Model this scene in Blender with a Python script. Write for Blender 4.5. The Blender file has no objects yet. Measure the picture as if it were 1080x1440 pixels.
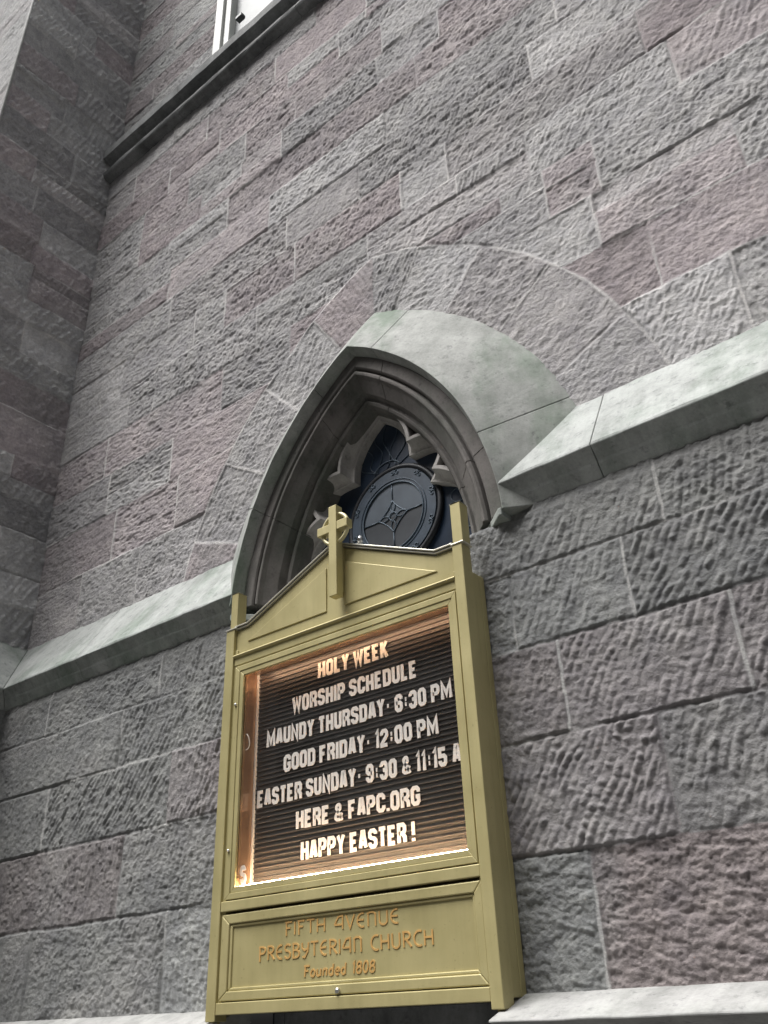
import bpy, math, random
import numpy as np
from mathutils import Matrix, Vector

# ------------------------------------------------------------------ camera, sky, sun, exposure
scn = bpy.context.scene
COL = scn.collection
R = np.array([[0.78171447, 0.62253271, -0.0370878],
              [-0.33637389, 0.37081308, -0.8656502],
              [-0.52514293, 0.68916666, 0.4992737]])
cd = bpy.data.cameras.new('camera')
cam = bpy.data.objects.new('camera', cd)
COL.objects.link(cam)
cd.sensor_fit = 'VERTICAL'; cd.sensor_height = 36.0; cd.sensor_width = 27.0
cd.lens = 1229.09 / 1440.0 * 36.0
cd.clip_start = 0.02; cd.clip_end = 500
cam.matrix_world = Matrix(((R[0, 0], -R[1, 0], -R[2, 0], 0), (R[0, 1], -R[1, 1], -R[2, 1], 0),
                           (R[0, 2], -R[1, 2], -R[2, 2], 0), (0, 0, 0, 1)))
scn.camera = cam

SUN_EL, SUN_AZ = math.radians(65), math.radians(210)     # azimuth clockwise from +Y; the street side is -Y
world = bpy.data.worlds.new('World'); scn.world = world
world.use_nodes = True
nt = world.node_tree; nt.nodes.clear()
sky = nt.nodes.new('ShaderNodeTexSky'); sky.sky_type = 'NISHITA'; sky.sun_disc = False
sky.sun_elevation = SUN_EL; sky.sun_rotation = SUN_AZ
sky.air_density = 1.0; sky.dust_density = 6.0; sky.ozone_density = 1.0
hs = nt.nodes.new('ShaderNodeHueSaturation'); hs.inputs['Saturation'].default_value = 0.25
bg = nt.nodes.new('ShaderNodeBackground'); bg.inputs['Strength'].default_value = 0.066
wo = nt.nodes.new('ShaderNodeOutputWorld')
nt.links.new(sky.outputs[0], hs.inputs['Color']); nt.links.new(hs.outputs[0], bg.inputs['Color'])
nt.links.new(bg.outputs[0], wo.inputs['Surface'])
sl = bpy.data.lights.new('sun', 'SUN'); sl.energy = 3.2; sl.angle = math.radians(42); sl.color = (1.0, 0.985, 0.965)
so = bpy.data.objects.new('sun', sl); COL.objects.link(so)
sd = Vector((math.sin(SUN_AZ) * math.cos(SUN_EL), math.cos(SUN_AZ) * math.cos(SUN_EL), math.sin(SUN_EL)))
so.rotation_euler = sd.to_track_quat('Z', 'Y').to_euler()
scn.view_settings.view_transform = 'Standard'; scn.view_settings.look = 'None'
scn.view_settings.exposure = 0.88; scn.view_settings.gamma = 1.0

rng = random.Random(7)
nrg = np.random.RandomState(11)

# ------------------------------------------------------------------ materials
def new_mat(name):
    m = bpy.data.materials.new(name); m.use_nodes = True
    return m, m.node_tree, m.node_tree.nodes['Principled BSDF']

def noise_node(nt, scale, detail=4, rough=0.55, vec=None):
    n = nt.nodes.new('ShaderNodeTexNoise'); n.inputs['Scale'].default_value = scale
    n.inputs['Detail'].default_value = detail; n.inputs['Roughness'].default_value = rough
    if vec is not None: nt.links.new(vec, n.inputs['Vector'])
    return n

def ramp(nt, fac, stops):
    r = nt.nodes.new('ShaderNodeValToRGB')
    e = r.color_ramp.elements
    e[0].position, e[0].color = stops[0][0], (*stops[0][1], 1)
    e[1].position, e[1].color = stops[-1][0], (*stops[-1][1], 1)
    for p, c in stops[1:-1]:
        k = e.new(p); k.color = (*c, 1)
    nt.links.new(fac, r.inputs[0]); return r

def mixc(nt, a, b, fac, mode='MIX'):
    m = nt.nodes.new('ShaderNodeMix'); m.data_type = 'RGBA'; m.blend_type = mode
    for s, v in ((m.inputs[6], a), (m.inputs[7], b), (m.inputs[0], fac)):
        if isinstance(v, (int, float)): s.default_value = v
        elif isinstance(v, tuple): s.default_value = (*v, 1)
        else: nt.links.new(v, s)
    return m.outputs[2]

def bump(nt, b, height, strength, dist):
    n = nt.nodes.new('ShaderNodeBump'); n.inputs['Strength'].default_value = strength
    n.inputs['Distance'].default_value = dist
    nt.links.new(height, n.inputs['Height']); nt.links.new(n.outputs[0], b.inputs['Normal'])

def coord(nt):
    return nt.nodes.new('ShaderNodeTexCoord').outputs['Object']

def m_rubble():
    m, nt, b = new_mat('tooled_stone')
    at = nt.nodes.new('ShaderNodeAttribute'); at.attribute_name = 'tint'
    co = coord(nt)
    n1 = noise_node(nt, 2.2, 5, 0.6, co); n2 = noise_node(nt, 55, 4, 0.7, co); n3 = noise_node(nt, 9, 5, 0.65, co)
    r1 = ramp(nt, n1.outputs[0], [(0.3, (0.86, 0.86, 0.87)), (0.7, (1.10, 1.09, 1.08))])
    r2 = ramp(nt, n2.outputs[0], [(0.25, (0.78, 0.78, 0.79)), (0.75, (1.2, 1.2, 1.19))])
    r3 = ramp(nt, n3.outputs[0], [(0.3, (0.82, 0.82, 0.84)), (0.7, (1.14, 1.14, 1.12))])
    c = mixc(nt, at.outputs['Color'], r1.outputs[0], 1.0, 'MULTIPLY')
    c = mixc(nt, c, r2.outputs[0], 1.0, 'MULTIPLY'); c = mixc(nt, c, r3.outputs[0], 1.0, 'MULTIPLY')
    nt.links.new(c, b.inputs['Base Color']); b.inputs['Roughness'].default_value = 0.92
    b.inputs['Specular IOR Level'].default_value = 0.25
    n9 = noise_node(nt, 150, 5, 0.75, co)
    ad = nt.nodes.new('ShaderNodeMath'); ad.operation = 'MULTIPLY_ADD'; ad.inputs[1].default_value = 0.5
    nt.links.new(n9.outputs[0], ad.inputs[0]); nt.links.new(n2.outputs[0], ad.inputs[2])
    bump(nt, b, ad.outputs[0], 0.85, 0.008)
    return m

def m_trim(name, lo, hi, stain, rough=0.85, bs=0.25):
    """smooth dressed stone with run-down stains"""
    m, nt, b = new_mat(name)
    co = coord(nt)
    mp = nt.nodes.new('ShaderNodeMapping'); mp.inputs['Scale'].default_value = (3.0, 3.0, 1.2)
    nt.links.new(co, mp.inputs['Vector'])
    n1 = noise_node(nt, 1.6, 6, 0.6, co); n2 = noise_node(nt, 1.1, 5, 0.6, mp.outputs[0]); n3 = noise_node(nt, 90, 4, 0.7, co)
    n4 = noise_node(nt, 24, 6, 0.7, co)
    c = ramp(nt, n1.outputs[0], [(0.3, lo), (0.72, hi)]).outputs[0]
    f = ramp(nt, n2.outputs[0], [(0.46, (0, 0, 0)), (0.66, (0.9, 0.9, 0.9))])
    c = mixc(nt, c, stain, f.outputs[0])
    r3 = ramp(nt, n3.outputs[0], [(0.25, (0.88, 0.88, 0.88)), (0.75, (1.08, 1.08, 1.08))])
    c = mixc(nt, c, r3.outputs[0], 1.0, 'MULTIPLY')
    r4 = ramp(nt, n4.outputs[0], [(0.30, (0.62, 0.62, 0.63)), (0.44, (1, 1, 1)), (1.0, (1.05, 1.05, 1.05))])
    c = mixc(nt, c, r4.outputs[0], 1.0, 'MULTIPLY')
    mp2 = nt.nodes.new('ShaderNodeMapping'); mp2.inputs['Scale'].default_value = (9.0, 1.2, 0.9)
    nt.links.new(co, mp2.inputs['Vector'])
    n5 = noise_node(nt, 1.5, 5, 0.65, mp2.outputs[0])
    r5 = ramp(nt, n5.outputs[0], [(0.36, (0.66, 0.67, 0.66)), (0.56, (1, 1, 1)), (1.0, (1.06, 1.06, 1.06))])
    c = mixc(nt, c, r5.outputs[0], 0.4, 'MULTIPLY')
    n6 = noise_node(nt, 6.5, 6, 0.7, co)
    r6 = ramp(nt, n6.outputs[0], [(0.32, (0.74, 0.75, 0.74)), (0.6, (1.06, 1.06, 1.06))])
    c = mixc(nt, c, r6.outputs[0], 1.0, 'MULTIPLY')
    nt.links.new(c, b.inputs['Base Color']); b.inputs['Roughness'].default_value = rough
    b.inputs['Specular IOR Level'].default_value = 0.3
    bump(nt, b, n4.outputs[0], bs, 0.004)
    return m

def m_paint():
    m, nt, b = new_mat('olive_gold_paint')
    co = coord(nt)
    n = noise_node(nt, 5, 5, 0.6, co); n2 = noise_node(nt, 160, 3, 0.6, co)
    c = ramp(nt, n.outputs[0], [(0.3, (0.405, 0.352, 0.168)), (0.7, (0.47, 0.412, 0.205))])
    mp = nt.nodes.new('ShaderNodeMapping'); mp.inputs['Scale'].default_value = (14.0, 14.0, 1.1)
    nt.links.new(co, mp.inputs['Vector'])
    st = noise_node(nt, 2.0, 5, 0.6, mp.outputs[0]); sp = noise_node(nt, 70, 3, 0.7, co)
    r1 = ramp(nt, st.outputs[0], [(0.34, (0.945, 0.945, 0.94)), (0.6, (1.02, 1.02, 1.02))])
    r2 = ramp(nt, sp.outputs[0], [(0.24, (0.70, 0.69, 0.66)), (0.36, (1, 1, 1))])
    cc = mixc(nt, c.outputs[0], r1.outputs[0], 1.0, 'MULTIPLY'); cc = mixc(nt, cc, r2.outputs[0], 1.0, 'MULTIPLY')
    nt.links.new(cc, b.inputs['Base Color'])
    r = ramp(nt, n.outputs[0], [(0.3, (0.36, 0.36, 0.36)), (0.7, (0.50, 0.50, 0.50))])
    nt.links.new(r.outputs[0], b.inputs['Roughness'])
    b.inputs['Metallic'].default_value = 0.25
    bump(nt, b, n2.outputs[0], 0.08, 0.001)
    return m

def m_plain(name, col, rough=0.6, metal=0.0, var=0.12, scale=8, bstr=0.1):
    m, nt, b = new_mat(name)
    n = noise_node(nt, scale, 4, 0.6, coord(nt))
    c = ramp(nt, n.outputs[0], [(0.25, tuple(x * (1 - var) for x in col)), (0.75, tuple(min(1, x * (1 + var)) for x in col))])
    nt.links.new(c.outputs[0], b.inputs['Base Color'])
    b.inputs['Roughness'].default_value = rough; b.inputs['Metallic'].default_value = metal
    if bstr: bump(nt, b, n.outputs[0], bstr, 0.002)
    return m

def m_emit(name, col, s):
    m, nt, b = new_mat(name)
    b.inputs['Base Color'].default_value = (*col, 1)
    b.inputs['Emission Color'].default_value = (*col, 1); b.inputs['Emission Strength'].default_value = s
    return m

def m_pane():
    m, nt, b = new_mat('clear_pane')
    nt.nodes.remove(b)
    out = [n for n in nt.nodes if n.type == 'OUTPUT_MATERIAL'][0]
    tr = nt.nodes.new('ShaderNodeBsdfTransparent'); gl = nt.nodes.new('ShaderNodeBsdfGlossy')
    gl.inputs['Roughness'].default_value = 0.03
    lw = nt.nodes.new('ShaderNodeLayerWeight'); lw.inputs['Blend'].default_value = 0.5
    pw = nt.nodes.new('ShaderNodeMath'); pw.operation = 'POWER'; pw.inputs[1].default_value = 4.0
    nt.links.new(lw.outputs['Facing'], pw.inputs[0])
    fr = nt.nodes.new('ShaderNodeMath'); fr.operation = 'MULTIPLY_ADD'; fr.inputs[1].default_value = 0.7; fr.inputs[2].default_value = 0.08
    nt.links.new(pw.outputs[0], fr.inputs[0])
    mx = nt.nodes.new('ShaderNodeMixShader')
    nt.links.new(fr.outputs[0], mx.inputs[0]); nt.links.new(tr.outputs[0], mx.inputs[1]); nt.links.new(gl.outputs[0], mx.inputs[2])
    nt.links.new(mx.outputs[0], out.inputs['Surface'])
    return m

M = dict(
    rubble=m_rubble(),
    trim=m_trim('pale_dressed_stone', (0.325, 0.338, 0.328), (0.455, 0.47, 0.457), (0.225, 0.262, 0.23)),
    hood=m_trim('weathered_hood_stone', (0.26, 0.268, 0.254), (0.40, 0.405, 0.39), (0.165, 0.208, 0.165)),
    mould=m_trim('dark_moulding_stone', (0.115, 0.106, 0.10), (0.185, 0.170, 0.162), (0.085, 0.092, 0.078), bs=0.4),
    tracery=m_trim('brown_tracery_stone', (0.37, 0.35, 0.335), (0.48, 0.458, 0.44), (0.30, 0.285, 0.27), bs=0.35),
    ledge=m_trim('sooty_ledge_stone', (0.17, 0.175, 0.175), (0.29, 0.295, 0.295), (0.11, 0.115, 0.115)),
    sill=m_trim('pale_sill_stone', (0.30, 0.298, 0.293), (0.40, 0.398, 0.39), (0.36, 0.365, 0.35)),
    paint=m_paint(),
    edge=m_plain('worn_bright_edge', (0.62, 0.60, 0.52), 0.3, 0.6),
    palegold=m_plain('pale_gold_paint', (0.52, 0.47, 0.27), 0.4, 0.2),
    gold=m_plain('gilt_lettering', (0.72, 0.44, 0.16), 0.32, 0.35),
    board=m_plain('black_letter_board', (0.078, 0.074, 0.070), 0.34),  # black lifted to hold the pale glare and haze over the board
    white=m_plain('white_plastic', (0.80, 0.79, 0.76), 0.4, 0, 0.04),
    lining=m_plain('warm_case_lining', (0.50, 0.34, 0.23), 0.2, 0.7, 0.25, 10),
    lamp=m_emit('warm_lamp', (1.0, 0.72, 0.45), 62.0),
    lamp_dim=m_emit('dim_warm_lamp', (1.0, 0.66, 0.43), 17.0),
    pane=m_pane(),
    steel=m_plain('steel', (0.55, 0.55, 0.55), 0.3, 0.9),
    glass=m_plain('dark_blue_glass', (0.018, 0.031, 0.055), 0.28, 0, 0.5, 5, 0.25),
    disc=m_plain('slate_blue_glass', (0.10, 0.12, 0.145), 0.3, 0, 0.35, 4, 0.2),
    disc2=m_plain('reflection_dark_glass', (0.055, 0.060, 0.068), 0.3, 0, 0.35, 4, 0.2),
    ringg=m_plain('blue_ring_glass', (0.042, 0.060, 0.085), 0.35, 0, 0.35, 12, 0.2),
    lead=m_plain('blue_grey_lead', (0.07, 0.098, 0.13), 0.45, 0.3),
    rim=m_plain('black_iron_and_gap_shade', (0.012, 0.014, 0.018), 0.5, 0.3),
    frame=m_plain('cream_window_paint', (0.50, 0.51, 0.485), 0.5, 0, 0.1, 6),
    frost=m_plain('pale_window_glass', (0.24, 0.255, 0.26), 0.55, 0, 0.2, 3),
    dark=m_plain('dark_recess', (0.012, 0.013, 0.015), 0.6),
    pave=m_plain('pavement_concrete', (0.10, 0.099, 0.095), 0.9, 0, 0.2, 3, 0.3),
    block=m_plain('grey_block_stone', (0.20, 0.195, 0.185), 0.9, 0, 0.15, 0.4),
    road=m_plain('asphalt', (0.05, 0.05, 0.052), 0.9, 0, 0.25, 20, 0.4),
)

# ------------------------------------------------------------------ object helpers
def tag(o, label=None, cat=None, group=None, kind=None):
    if label: o['label'] = label
    if cat: o['category'] = cat
    if group: o['group'] = group
    if kind: o['kind'] = kind
    return o

def empty(name, loc):
    o = bpy.data.objects.new(name, None); o.location = loc; o.empty_display_size = 0.2
    COL.objects.link(o); return o

class MB:
    def __init__(s): s.v = []; s.f = []; s.sm = []
    def add(s, verts, faces, smooth=False):
        k = len(s.v); s.v += [tuple(map(float, p)) for p in verts]
        s.f += [tuple(i + k for i in f) for f in faces]; s.sm += [smooth] * len(faces)
        return s
    def box(s, x0, x1, y0, y1, z0, z1):
        return s.add([(x0, y0, z0), (x1, y0, z0), (x1, y1, z0), (x0, y1, z0), (x0, y0, z1), (x1, y0, z1), (x1, y1, z1), (x0, y1, z1)],
                     [(0, 3, 2, 1), (4, 5, 6, 7), (0, 1, 5, 4), (1, 2, 6, 5), (2, 3, 7, 6), (3, 0, 4, 7)])
    def prism(s, pts, y0, y1):
        """pts = (x,z) outline, extruded from y0 to y1"""
        n = len(pts)
        return s.add([(p[0], y0, p[1]) for p in pts] + [(p[0], y1, p[1]) for p in pts],
                     [tuple(range(n))[::-1], tuple(range(n, 2 * n))] + [(i, (i + 1) % n, n + (i + 1) % n, n + i) for i in range(n)])
    def extr_x(s, prof, x0, x1, smooth=False):
        """prof = closed (y,z) outline run along X; x0/x1 scalars or per point lists"""
        n = len(prof)
        X0 = x0 if isinstance(x0, (list, tuple)) else [x0] * n
        X1 = x1 if isinstance(x1, (list, tuple)) else [x1] * n
        s.add([(X0[i], *prof[i]) for i in range(n)] + [(X1[i], *prof[i]) for i in range(n)],
              [(i, (i + 1) % n, n + (i + 1) % n, n + i) for i in range(n)], smooth)
        k = len(s.v) - 2 * n
        s.f += [tuple(range(k, k + n))[::-1], tuple(range(k + n, k + 2 * n))]; s.sm += [False, False]
        return s
    def rough_x(s, prof, x0, x1, step=0.05, jit=0.006, seed=0):
        """extr_x in short lengths with slightly uneven, chipped edges"""
        n = len(prof)
        X0 = np.array(x0 if isinstance(x0, (list, tuple)) else [x0] * n, float); X1 = np.array(x1 if isinstance(x1, (list, tuple)) else [x1] * n, float)
        N = max(2, int(abs(X1 - X0).mean() / step)); vs = []
        for k in range(N + 1):
            X = X0 + (X1 - X0) * k / N
            for i, (y, z) in enumerate(prof):
                j = float(vn(np.float64(X[i] * 9), np.float64(i * 5.5), seed)) - 0.5; j2 = float(vn(np.float64(X[i] * 31), np.float64(i * 7.7), seed + 3))
                c = 0.6 * j + (0.9 * (j2 - 0.72) if j2 > 0.72 else 0)
                vs.append((X[i], y + jit * c * 1.3, z - jit * c))
        fs = [(k * n + i, k * n + (i + 1) % n, (k + 1) * n + (i + 1) % n, (k + 1) * n + i) for k in range(N) for i in range(n)]
        return s.add(vs, fs + [tuple(range(n))[::-1], tuple(range(N * n, N * n + n))])
    def tube(s, pts, r, n=8, closed=False, smooth=True):
        P = [np.array(p, float) for p in pts]; N = len(P); rings = []
        up = np.array([0, 1.0, 0])
        for i in range(N):
            a = P[(i - 1) % N] if (closed or i > 0) else P[i]
            b = P[(i + 1) % N] if (closed or i < N - 1) else P[i]
            t = b - a; t /= np.linalg.norm(t) + 1e-12
            u = np.cross(t, up)
            if np.linalg.norm(u) < 1e-4: u = np.cross(t, np.array([1.0, 0, 0]))
            u /= np.linalg.norm(u); w = np.cross(u, t)
            rings.append([P[i] + r * (math.cos(2 * math.pi * k / n) * u + math.sin(2 * math.pi * k / n) * w) for k in range(n)])
        vs = [p for rg in rings for p in rg]; fs = []
        for i in range(N if closed else N - 1):
            j = (i + 1) % N
            for k in range(n): fs.append((i * n + k, i * n + (k + 1) % n, j * n + (k + 1) % n, j * n + k))
        if not closed: fs += [tuple(range(n))[::-1], tuple(range((N - 1) * n, N * n))]
        return s.add(vs, fs, smooth)
    def lathe(s, prof, cx, cy, n=16):
        """prof = (radius, z) from bottom to top, round a vertical axis"""
        vs = [(cx + r * math.cos(2 * math.pi * k / n), cy + r * math.sin(2 * math.pi * k / n), z) for r, z in prof for k in range(n)]
        fs = [(i * n + k, i * n + (k + 1) % n, (i + 1) * n + (k + 1) % n, (i + 1) * n + k) for i in range(len(prof) - 1) for k in range(n)]
        fs += [tuple(range(n))[::-1], tuple(range((len(prof) - 1) * n, len(prof) * n))]
        return s.add(vs, fs, True)
    def ribbon(s, pts, hw, y0, y1, closed=False):
        """flat stroke in the XZ plane with mitred corners, front face at y0, back at y1"""
        P = [np.array(p, float) for p in pts]; N = len(P)
        L = []; Rr = []
        def nrm(a, b):
            d = b - a; d /= np.linalg.norm(d) + 1e-12; return np.array([-d[1], d[0]])
        for i in range(N):
            ns = []
            if closed or i > 0: ns.append(nrm(P[i - 1], P[i]))
            if closed or i < N - 1: ns.append(nrm(P[i], P[(i + 1) % N]))
            m = sum(ns); m /= np.linalg.norm(m) + 1e-12
            k = hw / max(0.45, float(m @ ns[0]))
            L.append(P[i] + m * k); Rr.append(P[i] - m * k)
        vs = []
        for i in range(N):
            vs += [(L[i][0], y0, L[i][1]), (Rr[i][0], y0, Rr[i][1]), (L[i][0], y1, L[i][1]), (Rr[i][0], y1, Rr[i][1])]
        fs = []
        for i in range(N if closed else N - 1):
            a = 4 * i; b = 4 * ((i + 1) % N)
            fs += [(a, b, b + 1, a + 1), (a + 2, a + 3, b + 3, b + 2), (a, a + 2, b + 2, b), (a + 1, b + 1, b + 3, a + 3)]
        if not closed:
            e = 4 * (N - 1)
            fs += [(0, 1, 3, 2), (e, e + 2, e + 3, e + 1)]
        return s.add(vs, fs)
    def build(s, name, mat, parent=None, bev=0, seg=2, label=None):
        me = bpy.data.meshes.new(name); me.from_pydata(s.v, [], s.f)
        me.polygons.foreach_set('use_smooth', s.sm); me.materials.append(mat); me.update()
        o = bpy.data.objects.new(name, me); COL.objects.link(o)
        import bmesh
        b = bmesh.new(); b.from_mesh(me); bmesh.ops.recalc_face_normals(b, faces=b.faces); b.to_mesh(me); b.free()
        if parent:
            o.parent = parent; o.matrix_parent_inverse = parent_inv(parent)
        if bev:
            md = o.modifiers.new('bevel', 'BEVEL'); md.width = bev; md.segments = seg; md.limit_method = 'ANGLE'
            md.angle_limit = math.radians(40)
        if label: o['label'] = label
        return o

def world_loc(o):
    v = Vector(o.location)
    while o.parent:
        o = o.parent
        if o.type == 'EMPTY': v += o.location
    return v
def parent_inv(p):
    return Matrix.Translation(-root_of(p).location)
def root_of(p):
    while p.parent: p = p.parent
    return p
_pi = parent_inv
def parent_inv(p):
    # thing roots are Empties with a location; parts carry world coordinates in their mesh
    return Matrix.Translation(-p.location) if p.parent is None else Matrix.Identity(4)

# ------------------------------------------------------------------ noise
def h2(i, j, seed):
    n = (i.astype(np.int64) * 374761393 + j.astype(np.int64) * 668265263 + seed * 1274126177) & 0xffffffff
    n = ((n ^ (n >> 13)) * 1274126177) & 0xffffffff
    n = ((n ^ (n >> 16)) * 2246822519) & 0xffffffff
    return ((n ^ (n >> 15)) & 0xffffff) / float(0xffffff)
def vn(x, y, seed=0):
    xi = np.floor(x); yi = np.floor(y); u = x - xi; v = y - yi
    u = u * u * u * (u * (u * 6 - 15) + 10); v = v * v * v * (v * (v * 6 - 15) + 10)
    a = h2(xi, yi, seed); b = h2(xi + 1, yi, seed); c = h2(xi, yi + 1, seed); d = h2(xi + 1, yi + 1, seed)
    return (a * (1 - u) + b * u) * (1 - v) + (c * (1 - u) + d * u) * v
def facet(x, y, seed, tx=1.0, ty=1.0):
    """flat tilted facets on jittered cells: chisel strokes and spalls"""
    xi = np.floor(x); yi = np.floor(y); best = np.full(x.shape, 9e9); out = np.zeros(x.shape)
    for i in (-1, 0, 1):
        for j in (-1, 0, 1):
            cx, cy = xi + i, yi + j
            px = cx + 0.1 + 0.8 * h2(cx, cy, seed); py = cy + 0.1 + 0.8 * h2(cx, cy, seed + 1)
            dx = x - px; dy = y - py; d = dx * dx + dy * dy
            m = d < best
            k = h2(cx, cy, seed + 2) - 0.5 + tx * (h2(cx, cy, seed + 3) - 0.5) * dx * 1.6 + ty * (h2(cx, cy, seed + 4) - 0.35) * dy * 1.6
            out = np.where(m, k, out); best = np.where(m, d, best)
    return out
def sst(a, b, x):
    t = np.clip((x - a) / (b - a), 0, 1); return t * t * (3 - 2 * t)

GREYS = [(0.284, 0.285, 0.283), (0.312, 0.314, 0.312), (0.262, 0.262, 0.262), (0.296, 0.291, 0.290)]
MAUVES = [(0.264, 0.241, 0.244), (0.280, 0.260, 0.262), (0.25, 0.227, 0.231), (0.272, 0.253, 0.256)]

class Relief:
    """height field of squared, tooled stones: blocks (a0,a1,b0,b1) in wall coordinates a (along), b (up)"""
    def __init__(s, A, B, blocks, seed, ring=None, params=None, ridge=0.25, dark=1.0, gain=0.85):
        s.a, s.b = np.meshgrid(A, B, indexing='ij'); a, b = s.a, s.b
        wa = a + 0.007 * (vn(a * 6, b * 6, seed) - 0.5) + 0.005 * (vn(a * 28, b * 28, seed + 1) - 0.5)
        wb = b + 0.008 * (vn(a * 5, b * 7, seed + 2) - 0.5) + 0.005 * (vn(a * 30, b * 30, seed + 3) - 0.5)
        ids = np.full(a.shape, -1, np.int32); de = np.zeros(a.shape); vert = np.zeros(a.shape)
        for k, (a0, a1, b0, b1) in enumerate(blocks):
            i0, i1 = np.searchsorted(A, [a0 - 0.03, a1 + 0.03]); j0, j1 = np.searchsorted(B, [b0 - 0.03, b1 + 0.03])
            if i1 <= i0 or j1 <= j0: continue
            xa = wa[i0:i1, j0:j1]; xb = wb[i0:i1, j0:j1]
            d = np.minimum(np.minimum(xa - a0, a1 - xa), np.minimum(xb - b0, b1 - xb))
            m = d >= 0
            ids[i0:i1, j0:j1][m] = k; de[i0:i1, j0:j1][m] = d[m]
            vert[i0:i1, j0:j1][m] = (np.minimum(xa - a0, a1 - xa) < np.minimum(xb - b0, b1 - xb))[m]
        n = len(blocks)
        if ring:
            ax, cc, zs, r0, r1, jl, jr = ring
            left = wa < ax
            dx = np.where(left, -(wa - (ax + cc)), wa - (ax - cc))
            rr = np.hypot(dx, wb - zs); ph = np.degrees(np.arctan2(wb - zs, dx))
            inr = (rr < r1) & (wb > 2.2) & (wb > zs)
            outd = np.where(inr, 0, np.abs(rr - r1))
            vert = np.where(inr | ((wb > zs) & (outd < de)), 1.0, vert)
            de = np.where(inr, de, np.minimum(de, np.where(wb > zs, outd, 9)))
            for side, js in ((True, jl), (False, jr)):
                for q in range(len(js) - 1):
                    m = inr & (left == side) & (ph >= js[q]) & (ph < js[q + 1])
                    d = np.minimum(r1 - rr, rr * np.radians(np.minimum(ph - js[q], js[q + 1] - ph)))
                    ids[m] = n; de[m] = np.maximum(d[m], 0); n += 1
        ids = np.clip(ids, 0, None); s.ids = ids
        P = np.random.RandomState(seed)
        off = P.uniform(-0.007, 0.007, n); ta = P.uniform(-0.008, 0.008, n); tb = P.uniform(-0.012, 0.012, n)
        th = np.radians(P.choice([62, 66, 58, 70, 54, 110, 80], n, p=[.24, .22, .18, .14, .1, .05, .07]) + P.uniform(-6, 6, n))
        rgm = np.clip(ridge + P.uniform(-0.3, 0.3, n), 0, 1); pit = P.uniform(0.024, 0.035, n) * (1 + 0.15 * rgm); amp = P.uniform(0.0035, 0.0085, n)
        tw = np.clip(P.uniform(0.15, 1.25, n), 0, 1); rough = P.uniform(0.5, 1.15, n)
        tint = np.array([(GREYS if P.rand() < 0.56 else MAUVES)[P.randint(4)] for _ in range(n)]) * P.uniform(0.85, 1.13, (n, 1))
        if params: params(locals())
        s.n = n
        TH, PI_, AM, TW, RO = th[ids], pit[ids], amp[ids], tw[ids], rough[ids]
        ox = (ids * 7.13) % 31.0
        w1 = 1.2 * (vn(a * 6 + ox, b * 6, seed + 5) - 0.5); w2 = vn(a * 17 + ox, b * 17, seed + 6) - 0.5
        ua = a + 0.020 * w1 + 0.007 * w2; ub = b + 0.016 * (vn(a * 6 + ox, b * 6, seed + 7) - 0.5)
        u = ua * np.sin(TH) - ub * np.cos(TH); v = ua * np.cos(TH) + ub * np.sin(TH)
        q = u / PI_
        gi = np.floor(q); fr = q - gi
        rid = 1 - np.abs(2 * fr - 1) ** 1.7                         # round ridge, sharp valley
        rid = rid * (0.55 + 0.45 * h2(gi, ids.astype(float), seed + 20))
        lump = 0.6 * vn(v / (PI_ * 1.15) + gi * 5.3, gi * 3.7 + ox, seed + 8) + 0.4 * vn(v / (PI_ * 0.5) + gi * 8.3, gi * 2.9 + ox, seed + 28)
        patch = vn(a * 7 + ox, b * 7, seed + 9)
        tool = rid * (0.10 + 1.20 * sst(0.25, 0.75, lump)) * sst(0.22, 0.62, patch * 0.8 + TW * 0.38)
        RG = rgm[ids]
        dash = np.exp(-((fr - 0.5) / 0.26) ** 2) * sst(0.40, 0.62, vn(v / (PI_ * 1.3) + gi * 3.1, gi * 2.3 + ox, seed + 21)) * sst(0.15, 0.5, patch * 0.8 + TW * 0.35)
        ca_, cb_ = a + 0.4 * RG * (u - a) + 0.01 * w2, b + 0.4 * RG * (v - b)
        c1 = vn(ca_ * 38 + ox, cb_ * 66, seed + 10); c2 = vn(ca_ * 85 + ox, cb_ * 130, seed + 11)
        strokes = facet(u / (PI_ * 0.80) + ox, v / (PI_ * 1.9), seed + 30, 1.5, 0.5)
        spall = facet(ca_ * 22 + ox, cb_ * 40, seed + 40, 1.0, 1.3)
        chips = sst(0.50, 0.60, c1) * 0.0034 + sst(0.46, 0.60, c2) * 0.0024
        gouge = sst(0.72, 0.82, vn(a * 11 + ox, b * 24, seed + 12)) * 0.008
        h = RG * AM * TW * tool * 1.45 - (1 - RG) * AM * TW * dash * 0.85 - RO * (1.2 - 0.6 * TW * RG) * chips - gouge * RO * (1 - 0.8 * RG)
        h += strokes * AM * (0.55 * TW + 0.1) * (1 - 0.45 * RG) + spall * 0.0052 * RO * (1.15 - 0.7 * TW)
        h += 0.0022 * (vn(a * 24 + ox, b * 34, seed + 22) - 0.5)
        h += 0.004 * (vn(a * 11 + ox, b * 11, seed + 13) - 0.5) + 0.008 * (vn(a * 3 + ox, b * 3, seed + 14) - 0.5)
        ca = np.array([(q0 + q1) / 2 for q0, q1, _, _ in blocks] + [0.0] * (n - len(blocks)))
        cb = np.array([(q0 + q1) / 2 for _, _, q0, q1 in blocks] + [0.0] * (n - len(blocks)))
        isb = np.array([1.0] * len(blocks) + [0.0] * (n - len(blocks)))
        h += off[ids] + isb[ids] * (np.clip(a - ca[ids], -.6, .6) * ta[ids] + (b - cb[ids]) * tb[ids])
        jn = vn(a * 9, b * 9, seed + 15)
        wdt = (0.0020 + 0.0036 * jn) * (1 + 0.35 * vert)
        e = sst(wdt, wdt + 0.007, de)
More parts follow.
